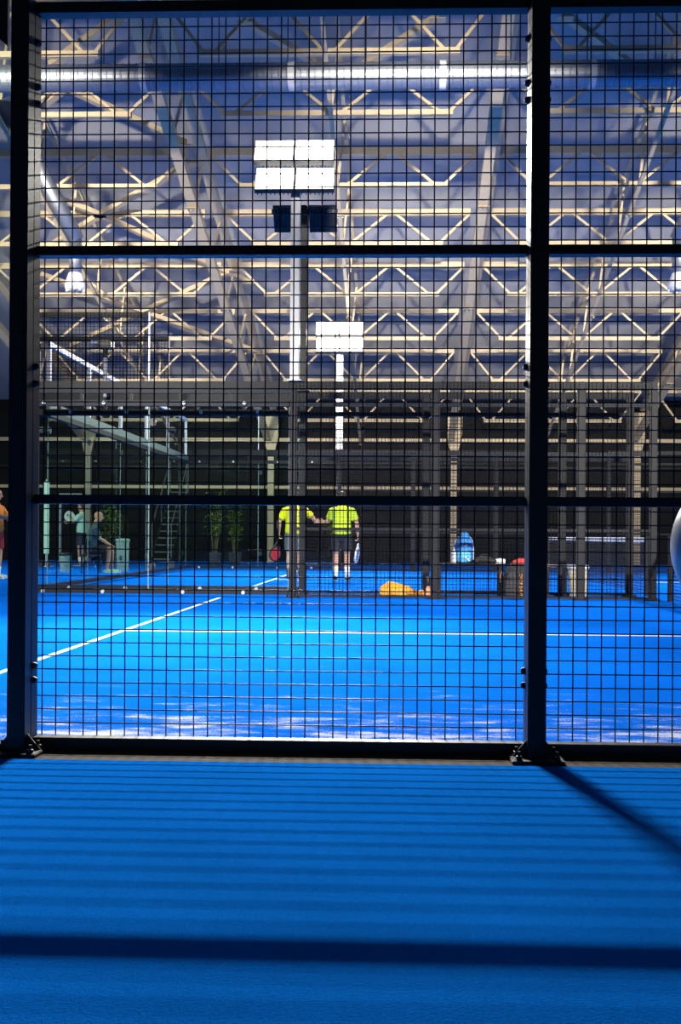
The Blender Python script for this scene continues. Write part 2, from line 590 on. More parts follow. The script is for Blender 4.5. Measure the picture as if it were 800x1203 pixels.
mesh_ord = ['first', 'second', 'third', 'fourth']
for y in (Y1, Y2, Y3):
    xs = FX[y]
    wh = SHORT[y]
    names = ['beside the glass wall', 'by the orange bag', 'beside the beige bin', 'at the court entrance', 'right of the entrance', 'far right of the entrance']
    for i, x in enumerate(xs):
        far_post(x, y, 'dark square post of the fence %s, %s' % (wh, names[i]))
    for i in range(len(xs) - 1):
        if i == 3:
            continue
        nm = ['right of the glass wall', 'between bench end and bin', 'narrow section at the entrance', '', 'right of the entrance gap'][i]
        far_mesh(xs[i] + .043, xs[i + 1] - .043, y, 3.03, 'dark wire mesh fence section %s, %s' % (wh, nm),
                 [ZR['bot'], (.95, .99), (2.0, 2.05), (2.68, 2.73), ZR['top']])
    gx = [xs[0] - .05 - 2 * 1.98, xs[0] - .05 - 1.98, xs[0] - .05]
    for i in (0, 1):
        glass(gx[i], gx[i + 1], y, 'tall glass wall pane %s, %s' % (wh, ['second pane left of the lamp pole', 'first pane left of the lamp pole'][i]))
    # low strip of mesh frame over the glass, and the raised corner section
    t = thing('top_strip', 'dark mesh strip frame topping the glass wall %s' % wh, 'fence', ((gx[0] + gx[2]) / 2, y, 2.84))
    MB().bbox((gx[0], y - .03, 2.86), (gx[2], y + .03, 3.03), .004).build('rail', BLACKF, t)
    for xx in [gx[0] + .3 + k * .7 for k in range(6)]:
        MB().box((xx, y - .02, 2.761), (xx + .04, y + .02, 2.86)).build('spacer', BLACKF, t)
    zt = 4.0 if y != Y2 else 3.86
    t = far_mesh(gx[0], gx[1], y, zt, 'raised wire mesh corner section above the glass wall %s' % wh, [(zt - .07, zt)], z0=3.03)
    MB().box((gx[1] - .012, y - .036, 3.03), (gx[1] + .008, y - .03, zt)).build('painted_lit_edge', WHITE, t)['label'] = 'edge painted white as if lamp-lit'  # white strip paints the lamp-lit edge onto the dark frame

# end wall of court two (runs in depth)
for i in range(5):
    glass(Y2 + .05 + i * 1.97, Y2 + .05 + (i + 1) * 1.97, XE, 'end wall glass pane of the far court, %s pane from the near corner' % ['first', 'second', 'third', 'fourth', 'fifth'][i], along='y', z1=2.66)
t = thing('mesh_fence', 'wire mesh with top bar painted lamp-lit white sloping in depth above the end wall glass', 'fence', (XE, 19.8, 2.75))
MB().bbox((XE - .03, Y2 + .05, 2.745), (XE + .03, Y3, 2.88), .004).build('ledge_rail', mat('ledge_grey_green', (.13, .17, .16), .5, noise=.1), t)
MB().bbox((XE - .03, Y2 + .05, 3.72), (XE + .03, Y3 - .05, 3.8), .004).build('top_bar', WHITE, t)  # white paint stands in for lamp light on the frame
for k in range(6):
    yy = Y2 + .08 + k * 1.95
    MB().bbox((XE - .03, yy - .03, 2.88), (XE + .03, yy + .03, 3.72), .004).build('upright', WHITE, t)  # painted white too, as the side facing the lamps
mb = MB()
k = Y2 + .1
while k < Y3 - .1:
    mb.tube((XE, k, 2.85), (XE, k, 3.75), .0025, 4); k += .052
k = 2.9
while k < 3.7:
    mb.tube((XE, Y2 + .1, k), (XE, Y3 - .1, k), .0025, 4); k += .052
mb.build('wire_mesh', WIRE, t)

# ------------------------------------------------------------------ floodlight poles
LED = mat('led_face', (1, 1, 1), .4, emis=((1.0, .93, .80), 1.0))
LED_E = 12.0
MATS['led_face'].node_tree.nodes['Principled BSDF'].inputs['Emission Strength'].default_value = LED_E


def flood(parent, c, sx, face, tilt, w=.46, h=.42, mat_led=LED, body=BLACK):
    """one floodlight: housing, fins, led face; face=-1 shines to the camera side, +1 away"""
    c = V(c)
    R = Matrix.Rotation(face * tilt, 3, 'X')

    def tr(p):
        return c + R @ V(p)
    def bx(mb, lo, hi):
        k = MB().box(lo, hi)
        mb.add([tr(q) for q in k.v], k.f)
    mb = MB()
    d0, d1 = (0, .07) if face < 0 else (-.07, 0)
    bx(mb, (sx - w / 2, d0, -h / 2), (sx + w / 2, d1, h / 2))
    for k in range(9):
        xx = sx - w / 2 + .03 + k * (w - .06) / 8
        q0, q1 = (d1, d1 + .05) if face < 0 else (d0 - .05, d0)
        bx(mb, (xx - .006, q0, -h / 2 + .02), (xx + .006, q1, h / 2 - .02))
    fl = mb.build('floodlight', body, parent)
    mb = MB()
    yy = -.004 if face < 0 else .004
    lo, hi = sorted((yy, yy + .003 * face))
    bx(mb, (sx - w / 2 + .012, lo, -h / 2 + .012), (sx + w / 2 - .012, hi, h / 2 - .012))
    mb.build('led_face', mat_led, fl)
    return fl


PB = 3.031


def pole(x, y, h, label, matp, lamps, r=.07, arm=True):
    t = thing('floodlight_pole', label, 'floodlight', (x, y, 0))
    t.location.z = PB
    MB().bbox((x - r, y - r, PB + .012), (x + r, y + r, h), .01).build('pole', matp, t)
    MB().bbox((x - .1, y - .1, PB), (x + .1, y + .1, PB + .014), .004).build('base_plate', matp, t)
    return t


xa = FX[Y1][0] + .02
ya_ = Y1
za = Z(200, ya_)
tA = pole(xa, ya_, za + .26, 'tall pale pole with the larger glaring floodlight cluster, beside the glass wall', GALV, None, .065)
for dz in (-.172, .172):  # second row of heads added, faces sized to cover the lens glare
    MB().bbox((xa - .54, ya_ - .09, za + dz - .03), (xa + .54, ya_ - .066, za + dz + .03), .005).build('crossarm', GALV, tA)
    for sx in (-.278, .278):
        flood(tA, (xa, ya_ - .22 - dz * .3, za + dz), sx, -1, math.radians(28), w=.545, h=.41)
xb = FX[Y2][0]
yb_ = Y2
zb = Z(246, yb_)
tB = pole(xb, yb_, zb + .06, 'black lamp pole with two floodlights turned away, behind the pale pole', BLACK, None, .045)
MB().bbox((xb - .5, yb_ + .046, zb - .03), (xb + .5, yb_ + .08, zb + .03), .005).build('crossarm', BLACK, tB)
for sx in (-.27, .27):
    flood(tB, (xb, yb_ + .2, zb - .06), sx, 1, math.radians(40), w=.42, h=.40)
xc = FX[Y3][0]
yc_ = Y3
zc = Z(398, yc_)
tC = pole(xc, yc_, zc + .27, 'distant white pole with the smaller glaring floodlight cluster above the handshaking players', GALV, None, .085)
for dz in (-.185, .185):  # two rows again, heads enlarged to fill the glare
    MB().bbox((xc - .55, yc_ - .11, zc + dz - .03), (xc + .55, yc_ - .086, zc + dz + .03), .005).build('crossarm', GALV, tC)
    for sx in (-.295, .295):
        flood(tC, (xc, yc_ - .25 - dz * .3, zc + dz), sx, -1, math.radians(26), w=.58, h=.43)

# ------------------------------------------------------------------ roof steelwork
def rowd(py):
    return 14.465 / (.31 + (630 - py) / F)


FRX = [X(px, YW, 600) for px in (103, 318, 533, 748, 963)]
IRX = [X(px, YW, 600) for px in (210.5, 425.5, 640.5)]


def rafter(x, label, main):
    t = thing('rafter_truss', label, 'roof truss', (x, YW, 0))
    d0, d1 = 9.0, YW - (.3 if main else .1)
    dep = .95 if main else .8
    w, h = (.2, .16) if main else (.075, .07)
    dz = -.1 if main else .16
    dep = .95 if main else 1.36
    up = lambda d: V((x, d, zr(d) + dz))
    lo = lambda d: V((x, d, zr(d) + dz - dep))
    off = .11 if main else .07
    o = V((off, 0, 0))
    MB().beam(up(d0) + o, up(d1) + o, w, h).build('upper_chord', STEEL, t)
    MB().beam(lo(d0) - o, lo(d1) - o, w, h).build('lower_chord', STEEL, t)
    n = 12
    for k in range(1, n):
        a = d0 + (d1 - d0) * (k if main else k - .45) / n
        mbx = MB().beam(lo(a) - o, up(a) + o, .05, .05, V((0, 1, 0)))
        mbx.build('tie_bar', STEEL, t)
    for k in range(0, n + 1, 2):
        mbp = MB()
        p = lo(d0 + (d1 - d0) * k / n) - o
        mbp.box(p - V((w * .62, .16, .012 + h / 2)), p + V((w * .62, .16, -h / 2)))
        for sx in (-.05, .05):
            mbp.box(p + V((sx - .015, -.03, -h / 2 - .03)), p + V((sx + .015, .03, -h / 2 - .012)))
        mbp.build('splice_plate', STEEL, t)
    zt = zr(YW) - 1.0
    if main:
        c = MB()
        c.beam((x, YW, .0), (x, YW, zt), .2, .16, V((0, 1, 0)))
        c.build('column', STEEL, t)
        k = MB().prism([(x - .1, YW, zt - .55), (x + .1, YW, zt - .55), (x + .26, YW, zt + .15), (x + .26, YW, zt + .9), (x - .26, YW, zt + .9), (x - .26, YW, zt + .15)], (0, -.06, 0), (0, .06, 0))
        k.build('knee_plate', STEEL, t)
    else:
        MB().beam((x, YW, 0), (x, YW, zt + .9), .09, .09, V((0, 1, 0))).build('column', BLACKF, t)
    return t


for i, lb in enumerate(('second heavy cream roof frame left of the glaring lamps', 'heavy cream roof frame just left of the larger glaring lamp',
                        'heavy cream roof frame between the smaller lamp and the near right post', 'heavy cream roof frame right of the near right post',)):
    rafter(FRX[i], lb, True)
for i, lb in enumerate(('slender twin-bar roof frame left of the heavy frame, above the raised mesh', 'slender twin-bar roof frame behind the two glaring lamps', 'slender twin-bar roof frame right of the near right post')):
    rafter(IRX[i], lb, False)

ROWS = [(None, 61), (None, 133), (178, 218), (250, 286), (312, 346), (365, 398), (412, 447), (457, 494)]
rowname = ['above the silver duct', 'hidden partly by the silver duct', 'first row below the silver duct', 'second row below the silver duct', 'third row below the silver duct',
           'fourth row below the silver duct', 'fifth row below the silver duct', 'lowest row by the back wall']
bayname = ['far left bay', 'left bay', 'middle bay', 'right bay']
rd = []
for top, bot in ROWS:
    rd.append(rowd(top) if top else None)
rd[1], rd[0] = rd[2] - 2.05, rd[2] - 4.1
for k, (top, bot) in enumerate(ROWS):
    d = rd[k]
    zt = Z(top, d) if top else zr(d)
    zb_ = Z(bot, d)
    if zt - zb_ > 1.0: zt = zb_ + .95
    for b in range(4):
        xa0, xb0 = FRX[b], FRX[b + 1]
        t = thing('purlin_truss', 'cream zigzag roof purlin, %s, %s' % (rowname[k], bayname[b]), 'roof truss', ((xa0 + xb0) / 2, d, zb_), group='zigzag roof purlins')
        q0, q1 = xa0 + .23, xb0 - .23
        MB().beam((q0, d, zt), (q1, d, zt), .12, .15).build('top_chord', STEEL, t)
        wd = (xb0 - xa0) / 3
        MB().beam((xa0 + wd * .42, d, zb_), (xb0 - wd * .42, d, zb_), .09, .10).build('bottom_chord', STEEL, t)
        for j in range(3):
            pa = V((xa0 + wd * j + (.24 if j == 0 else .1), d, zt - .04)); pb = V((xa0 + wd * (j + .5) - .08, d, zb_)); pc = V((xa0 + wd * (j + .5) + .08, d, zb_)); pd = V((xa0 + wd * (j + 1) - (.24 if j == 2 else .1), d, zt - .04))
            MB().beam(pa, pb, .055, .055).build('diagonal', STEEL, t)
            MB().beam(pc, pd, .055, .055).build('diagonal', STEEL, t)


# diagonal wind bracing in the roof plane
def roofpt(px, py):
    """point of the roof steel plane seen at this pixel"""
    r = fwd + rgt * ((px - CX) / F) - upv * ((py - CY) / F)
    r = r / r.y
    d = (15.33 - H - .25) / (r.z + .31)
    return CAM + r * d


BR = [((78, 103), (218, 168), 'from behind the duct down to the heavy frame, left bay'),
      ((46, 126), (78, 103), 'short, from the near left post up to the duct'),
      ((60, 76), (142, 17), 'above the duct in the left bay'),
      ((118, 252), (228, 190), 'rising right to the heavy frame, left bay'),
      ((118, 252), (292, 331), 'falling right behind the rail, left bay'),
      ((40, 222), (118, 252), 'falling from the near left post to the bolted plate'),
      ((64, 286), (118, 252), 'rising from the blue pipe to the bolted plate'),
      ((168, 366), (276, 316), 'rising right to the heavy frame, below the rail'),
      ((168, 366), (305, 414), 'falling right to the heavy frame, below the rail'),
      ((48, 322), (168, 366), 'falling right behind the white hanging nozzle'),
      ((84, 406), (168, 366), 'rising right above the raised mesh'),
      ((288, 24), (398, 90), 'falling to the duct in the middle bay, left half'),
      ((514, 20), (404, 92), 'falling to the duct in the middle bay, right half'),
      ((664, 18), (762, 92), 'falling right to the duct in the right bay')]
for a, b, lb in BR:
    pa, pb = roofpt(*a), roofpt(*b)
    t = thing('roof_brace', 'cream diagonal roof brace, ' + lb, 'roof brace', (pa + pb) / 2)
    MB().beam(pa, pb, .13, .11).build('bar', STEEL, t)
    for p in (pa, pb):
        MB().box(p - V((.14, .1, .07)), p + V((.14, .1, -.056))).build('end_plate', STEEL, t)

# ------------------------------------------------------------------ duct and air nozzles
dd = 15.5
zc_, rr = Z(89, dd), .2
t = thing('air_duct', 'silver spiral ventilation duct running across under the roof', 'duct', (0, dd, zc_))
mb = MB()
xx = -17.0
prof = []
while xx < 17:
    prof += [(xx, rr), (xx + .085, rr), (xx + .092, rr + .006), (xx + .104, rr + .006)]
    xx += .112
mb.loft([(p[0], dd, zc_) for p in prof], [p[1] for p in prof], 28, side=(0, 0, 1), round_ends=False)
mb.build('spiral_tube', DUCT, t)
for px in (170, 343, 520, 695):
    xx = X(px, dd, 89)
    MB().loft([(xx - .05, dd, zc_), (xx + .05, dd, zc_)], [rr + .012, rr + .012], 28, side=(0, 0, 1), round_ends=False).build('coupling', GALV, t)
for px in (122, 257, 338, 430, 600, 690, 770):
    xx = X(px, dd, 70)
    MB().tube((xx, dd, zc_ + rr - .01), (xx, dd, zc_ + rr + .9), .008, 6).build('hanger_wire', BLACKF, t)


def nozzle(px, d, label, pipe_to):
    p = at(px, 320, d)
    zt, zb2, zf = Z(288, d, px), Z(323, d, px), Z(340, d, px)
    t = thing('air_nozzle', label, 'air nozzle', (p.x, d, zf))
    MB().lathe((p.x, d, 0), [(.115, zb2), (.115, zb2 + .25), (.122, zb2 + .26), (.122, zb2 + .29), (.115, zb2 + .3), (.115, zt + .15)], 20).build('tube', DUCT, t, True)
    MB().lathe((p.x, d, 0), [(.19, zf), (.195, zf + .08), (.125, zb2 + .02), (.118, zb2 + .03)], 20).build('flared_mouth', WHITE, t, True)
    mb = MB()
    for k in range(10):
        a = 2 * math.pi * k / 10
        mb.beam((p.x + .05 * math.cos(a), d + .05 * math.sin(a), zf - .02), (p.x + .18 * math.cos(a), d + .18 * math.sin(a), zf - .02), .015, .04)
    mb.build('louvre_ring', GALV, t)
    a = V((p.x, d, zt + .15))
    b = V(pipe_to)
    MB().loft([a + (a - b).normalized() * .05, a + (b - a) * .33, a + (b - a) * .66, b], [.15, .15, .15, .15], 20, round_ends=False).build('feed_pipe', DUCT, t, True)


nozzle(88.5, 18.5, 'white hanging air nozzle fed by a sloping pipe, near the left post', at(2, 118, 17.5))
nozzle(797, 18.5, 'white hanging air nozzle cut off by the right edge', at(880, 118, 17.5))

# ------------------------------------------------------------------ nets
def net(y0, y1, label):
    t = thing('court_net', label, 'net', (XN, (y0 + y1) / 2, 0))
    for yy in (y0, y1):
        MB().tube((XN, yy, 0), (XN, yy, .9), .035, 12).build('net_post', BLACK, t)
    MB().bbox((XN - .012, y0 + .04, .805), (XN + .012, y1 - .04, .88), .004).build('tape', WHITE, t)
    mb = MB()
    yy = y0 + .05
    while yy < y1:
        mb.box((XN - .001, yy - .004, .03), (XN + .001, yy + .004, .82)); yy += .045
    zz = .04
    while zz < .82:
        mb.box((XN + .001, y0 + .04, zz - .004), (XN + .003, y1 - .04, zz + .004)); zz += .045
    mb.build('netting', BLACK, t)


net(YM + .2, Y1 - .15, 'black court net with white tape leaving the frame at the right edge')
net(Y2 + .15, Y3 - .15, 'black court net with white tape in the far court, beyond the entrance')


# ------------------------------------------------------------------ people
def hand(mb, w, d, pn, ts, curl=.5, s=1.0):
    """palm and five fingers from the wrist w along d; pn palm normal, ts thumb side"""
    w, d, pn, ts = V(w), V(d).normalized(), V(pn).normalized(), V(ts).normalized()
    mb.loft([w - d * .02, w + d * .03, w + d * .085], [(.026 * s, .019 * s), (.04 * s, .018 * s), (.042 * s, .015 * s)], 10, side=ts)
    for k, L in enumerate((.072, .08, .075, .06)):
        p = w + d * .09 + ts * (.031 - k * .0205)
        pts = [p - d * .02, p]
        ang = 0
        for sgm in (.45, .32, .25):
            ang += curl
            p = p + (d * math.cos(ang) + pn * math.sin(ang)) * L * sgm
            pts.append(p)
        mb.loft(pts, [.0095, .0095, .009, .0085, .0075], 8)
    p = w + d * .03 + ts * .03
    e = (d * .6 + ts * .7 + pn * .3).normalized()
    p2 = p + e * .035
    e2 = (d * .9 + ts * .15 + pn * .5).normalized()
    mb.loft([p - e * .02, p, p2, p2 + e2 * .03], [.013, .0125, .011, .009], 8)


def person(label, loc, rz, J, shirt, shorts, shoe, sock, hair=HAIRD, shorts_to=.8, sock_h=.16, vox=.009, curl=(.5, .5), seat=False):
    """J: joints in local metres (x right, y forward, z up)"""
    t = thing('person', label, 'person', loc, rz)
    g = {k: V(v) for k, v in J.items()}
    pel, che, nek, hd = g['pel'], g['che'], g['nek'], g['head']
    fwd_ = V(J.get('look', (0, 1, 0))).normalized()
    lat = fwd_.cross(V((0, 0, 1))).normalized()
    sx = V((1, 0, 0))
    mid = (pel + che) / 2
    mb = MB()
    mb.loft([pel - V((0, 0, .08)), pel, mid, che, che + (nek - che) * .55, nek], [(.14, .10), (.165, .115), (.145, .105), (.17, .115), (.15, .09), (.06, .06)], 18, side=sx)
    mb.loft([nek - V((0, 0, .05)), nek + V((0, 0, .03)), hd - V((0, 0, .05))], [.062, .055, .055], 14)
    # head: lofted skull with jaw, nose, ears, brow
    zz = V((0, 0, 1))
    mb.loft([hd - zz * .105 + fwd_ * .025, hd - zz * .07 + fwd_ * .018, hd - zz * .02 + fwd_ * .005, hd + zz * .035, hd + zz * .075 - fwd_ * .004, hd + zz * .1 - fwd_ * .006, hd + zz * .115 - fwd_ * .007, hd + zz * .12 - fwd_ * .007],
            [(.035, .04), (.055, .07), (.07, .088), (.076, .097), (.068, .088), (.05, .066), (.026, .034), (.008, .01)], 18, side=lat, round_ends=False)
    mb.loft([hd + fwd_ * .088 + zz * .02, hd + fwd_ * .103 - zz * .012, hd + fwd_ * .108 - zz * .028], [.009, .014, .016], 8)
    for s in (-1, 1):
        c = hd + lat * (.075 * s) - fwd_ * .005
        mb.loft([c - zz * .03, c, c + zz * .03], [(.009, .014), (.012, .02), (.009, .016)], 8, side=lat)
    for s in 'lr':
        sg = -1 if s == 'l' else 1
        mb.loft([che + (nek - che) * .3 + sx * (.06 * sg), g['sh_' + s], g['sh_' + s] + (g['el_' + s] - g['sh_' + s]) * .5, g['el_' + s], g['el_' + s] + (g['wr_' + s] - g['el_' + s]) * .35, g['wr_' + s]],
                [.045, .05, .047, .042, .043, .027], 12)
        hdv = (g['wr_' + s] - g['el_' + s]).normalized()
        hdir = V(J.get('hd_' + s, hdv))
        pn = V(J.get('pn_' + s, (-sg, 0, 0))); pn = (pn - hdir.normalized() * pn.dot(hdir.normalized())).normalized()
        ts = V(J.get('ts_' + s, (0, 1, 0))); ts = ts - hdir.normalized() * ts.dot(hdir.normalized()); ts = (ts - pn * ts.dot(pn)).normalized()
        hand(mb, g['wr_' + s], hdir, pn, ts, curl[0 if s == 'l' else 1])
        hp, kn, an, to = g['hip_' + s], g['kn_' + s], g['an_' + s], g['to_' + s]
        mb.loft([hp, hp + (kn - hp) * .45, kn - (kn - hp) * .06, kn, kn + (an - kn) * .3, kn + (an - kn) * .75, an], [.088, .078, .058, .056, .056, .04, .036], 14)
        mb.loft([an - V((0, 0, .03)) - (to - an) * .15, an + (to - an) * .45 - V((0, 0, .02)), to], [.034, .032, .026], 10)
    mb.build('body', SKIN, t, voxel=vox)
    for s in (-1, 1):
        MB().ball(hd + fwd_ * .083 + lat * (.031 * s) + zz * .012, .0095, 10).build('eye', EYE, t)
    MB().ball(hd + fwd_ * .082 - zz * .062, (.024 if abs(lat.x) > .5 else .012, .012 if abs(lat.x) > .5 else .024, .006), 10).build('mouth', LIP, t)
    if hair:
        mb = MB()
        mb.loft([hd - fwd_ * .05 - zz * .05, hd - fwd_ * .045, hd + zz * .045 - fwd_ * .022, hd + zz * .082 - fwd_ * .014, hd + zz * .11 - fwd_ * .012, hd + zz * .126 - fwd_ * .012, hd + zz * .131 - fwd_ * .012], [(.062, .05), (.074, .064), (.081, .088), (.073, .084), (.054, .064), (.028, .034), (.01, .012)], 18, side=lat, round_ends=False)
        mb.build('hair', hair, t, voxel=.008)
    # shirt
    mb = MB()
    mb.loft([pel + (che - pel) * .02, mid, che, che + (nek - che) * .5, che + (nek - che) * .86], [(.192, .145), (.178, .135), (.192, .137), (.175, .11), (.085, .08)], 20, side=sx)
    for s in 'lr':
        sg = -1 if s == 'l' else 1
        a, b = g['sh_' + s], g['el_' + s]
        mb.loft([che + (nek - che) * .3 + sx * (.05 * sg), che + (nek - che) * .42 + sx * (.13 * sg) + (a - che) * .12, a + (b - a) * .06, a + (b - a) * .35, a + (b - a) * .78], [.08, .08, .076, .072, .07], 16, round_ends=False)
    mb.build('shirt', shirt, t, voxel=.01, sm=9)
    mb = MB()
    mb.loft([pel + (che - pel) * .16, pel, pel - V((0, 0, .09))], [(.168, .118), (.182, .132), (.165, .13)], 18, side=sx)
    for s in 'lr':
        hp, kn = g['hip_' + s], g['kn_' + s]
        mb.loft([hp, hp + (kn - hp) * .4, hp + (kn - hp) * shorts_to], [.105, .105, .095], 14, round_ends=False)
    mb.build('shorts', shorts, t, voxel=.01)
    for s in 'lr':
        kn, an, to = g['kn_' + s], g['an_' + s], g['to_' + s]
        if sock:
            e = (kn - an).normalized()
            MB().loft([an - e * .03, an + e * .05, an + e * sock_h], [.044, .045, .052], 14, round_ends=False).build('sock', sock, t, True)
        f = V((to.x - an.x, to.y - an.y, 0)).normalized()
        sd = f.cross(V((0, 0, 1)))
        b0 = V((an.x, an.y, 0))
        q = MB().loft([b0 - f * .06 + V((0, 0, .045)), b0 + V((0, 0, .05)), b0 + f * .09 + V((0, 0, .042)), b0 + f * .19 + V((0, 0, .034))], [(.036, .042), (.044, .05), (.047, .04), (.036, .03)], 14, side=sd)
        sh = q.build('shoe', shoe, t, voxel=.009)
        q = MB().loft([b0 - f * .07 + V((0, 0, .012)), b0 + f * .05 + V((0, 0, .012)), b0 + f * .205 + V((0, 0, .012))], [(.04, .012), (.05, .012), (.038, .012)], 14, side=sd)
        q.build('sole', WHITE, sh, True)
    return t


def stand(h=1.0, **kw):
    J = dict(pel=(0, 0, .95), che=(0, .0, 1.27), nek=(0, 0, 1.48), head=(0, .015, 1.62),
             sh_l=(-.185, 0, 1.37), el_l=(-.26, -.02, 1.13), wr_l=(-.29, .06, .90), hd_l=(-.05, .12, -1),
             sh_r=(.185, 0, 1.37), el_r=(.26, -.02, 1.13), wr_r=(.29, .06, .90), hd_r=(.05, .12, -1),
             hip_l=(-.095, 0, .91), kn_l=(-.105, .03, .5), an_l=(-.11, 0, .08), to_l=(-.13, .15, .035),
             hip_r=(.095, 0, .91), kn_r=(.105, .03, .5), an_r=(.11, 0, .08), to_r=(.13, .15, .035))
    J.update(kw)
    return J


YPL = 19.35
xp1 = X(346, YPL, 640)
xp2 = X(401.5, YPL, 640)
gapx = xp2 - xp1
hx = X(375.5, YPL, 613) - xp1
J1 = stand(sh_r=(.19, .02, 1.37), el_r=(.36, .07, 1.22), wr_r=(hx - .10, .10, 1.15), hd_r=(1, .0, .0), pn_r=(0, 1, 0), ts_r=(0, .2, 1),
           sh_l=(-.19, 0, 1.37), el_l=(-.30, -.03, 1.14), wr_l=(-.31, .04, .93))
p1 = person('person in yellow shirt and grey shorts, back turned, left of the two shaking hands', (xp1, YPL, 0), 0, J1, YELLOW, DGREY, SHOEB, CHAR, curl=(.75, .45))
hx2 = hx - gapx
J2 = stand(sh_l=(-.19, .02, 1.37), el_l=(-.27, .06, 1.16), wr_l=(hx2 + .08, .13, 1.15), hd_l=(-1, 0, .05), pn_l=(0, -1, 0), ts_l=(0, .2, 1),
           sh_r=(.19, 0, 1.37), el_r=(.29, -.02, 1.13), wr_r=(.31, .04, .90),
           kn_l=(-.12, .03, .5), an_l=(-.12, 0, .08), to_l=(-.14, .15, .035))
p2 = person('person in lime shirt and black shorts, back turned, right of the two shaking hands', (xp2, YPL, 0), 0, J2, LIME, CHAR, SHOEB, WHITEC, sock_h=.2, curl=(.45, .75))


def racket(label, loc, R, face, rim):
    """padel racket in local frame: grip end at origin, head along -z"""
    t = thing('padel_racket', label, 'racket', loc, 0)
    t.rotation_euler = R
    pts = []
    for k in range(28):
        a = 2 * math.pi * k / 28
        pts.append(V((.13 * math.cos(a) * (1 - .10 * math.sin(a)), 0, -.325 + .135 * math.sin(a))))
    MB().prism(pts, (0, -.014, 0), (0, .014, 0)).build('hitting_face', face, t)
    mb = MB()
    for k in range(28):
        mb.loft([pts[k], pts[(k + 1) % 28]], [.02, .02], 8)
    mb.build('rim', rim, t, voxel=.006)
    mb = MB()
    mb.loft([(-.10, 0, -.235), (-.035, 0, -.15), (-.012, 0, -.10)], [.016, .016, .015], 8)
    mb.loft([(.10, 0, -.235), (.035, 0, -.15), (.012, 0, -.10)], [.016, .016, .015], 8)
    mb.build('throat', rim, t, True)
    MB().loft([(0, 0, -.13), (0, 0, -.05), (0, 0, .02)], [.015, .016, .017], 10).build('grip', CHAR, t, True)
    mb = MB()
    for i in range(-3, 4):
        for j in range(-3, 4):
            if i * i + j * j <= 9:
                mb.loft([(i * .03, -.0155, -.325 + j * .03), (i * .03, .0155, -.325 + j * .03)], [.0055, .0055], 8, round_ends=False)
    mb.build('drilled_holes', BLACK, t)
    return t


RK_RED = mat('racket_red', (.55, .03, .03), .35, noise=.2)
RK_BLUE = mat('racket_blue', (.25, .35, .6), .35, noise=.2)
RK_PALE = mat('racket_pale', (.6, .8, .75), .35, noise=.1)
racket('red padel racket held low by the person in yellow', (xp1 - .325, YPL + .075, .84), (math.radians(8), math.radians(8), math.radians(50)), RK_RED, CHAR)
racket('blue and white padel racket held low by the person in lime', (xp2 + .33, YPL + .075, .82), (math.radians(8), math.radians(-4), math.radians(78)), RK_BLUE, WHITE)

# seated man, facing right
YS = 22.2
xs_ = X(107, YS, 640)
J3 = stand(pel=(0, 0, .55), che=(0, .05, .88), nek=(0, .10, 1.11), head=(0, .16, 1.27),
           sh_l=(-.185, .08, 1.0), el_l=(-.24, .20, .78), wr_l=(-.15, .40, .66), hd_l=(.1, .9, -.35), pn_l=(0, -.2, -1), ts_l=(1, 0, 0),
           sh_r=(.185, .08, 1.0), el_r=(.24, .18, .78), wr_r=(.15, .36, .66), hd_r=(-.1, .9, -.35), pn_r=(0, -.2, -1), ts_r=(-1, 0, 0),
           hip_l=(-.1, .02, .53), kn_l=(-.13, .46, .55), an_l=(-.13, .46, .09), to_l=(-.15, .61, .035),
           hip_r=(.1, .02, .53), kn_r=(.13, .40, .54), an_r=(.13, .34, .09), to_r=(.15, .49, .035))
person('bald person in dark teal shirt sitting sideways behind the glass, hands on knees', (xs_, YS, 0), math.radians(-70), J3, TEAL, CHAR, SHOEY, None, hair=None, shorts_to=.82, curl=(.2, .2))
t = thing('chair', 'dark blue chair under the bald seated person', 'chair', (xs_, YS, 0), math.radians(-70))
NAVY = mat('navy_seat', (.01, .035, .12), .6, noise=.2)
MB().bbox((-.23, -.22, .38), (.23, .22, .425), .015).build('seat', NAVY, t)
MB().bbox((-.23, -.25, .46), (.23, -.215, .88), .015).build('backrest', NAVY, t)
for sx in (-.2, .2):
    for sy in (-.2, .2):
        MB().tube((sx, sy, 0), (sx, sy, .39), .016, 10).build('leg', BLACK, t)
    MB().tube((sx, -.232, .38), (sx, -.232, .5), .014, 8).build('back_support', BLACK, t)

# person in pale green with a racket, deep behind the glass, facing left
YG = 27.5
xg = X(96, YG, 615)
J4 = stand(sh_r=(.19, .02, 1.38), el_r=(.24, .2, 1.26), wr_r=(.2, .38, 1.36), hd_r=(0, .8, .6), pn_r=(-1, 0, 0), ts_r=(0, .3, 1), sh_l=(-.19, .02, 1.38), el_l=(-.24, .15, 1.22), wr_l=(-.15, .34, 1.2), hd_l=(.2, .9, .2))
person('person in pale green shirt raising a racket, behind the glass at left', (xg, YG, 0), math.radians(90), J4, PALEG, CHAR, SHOEB, WHITEC, curl=(.3, .8), vox=.011)
q = at(84, 612, YG - .2)
racket('pale round racket raised by the person in pale green', (q.x + .1, YG + .2, q.z - .02), (0, math.radians(118), 0), RK_PALE, RK_PALE)

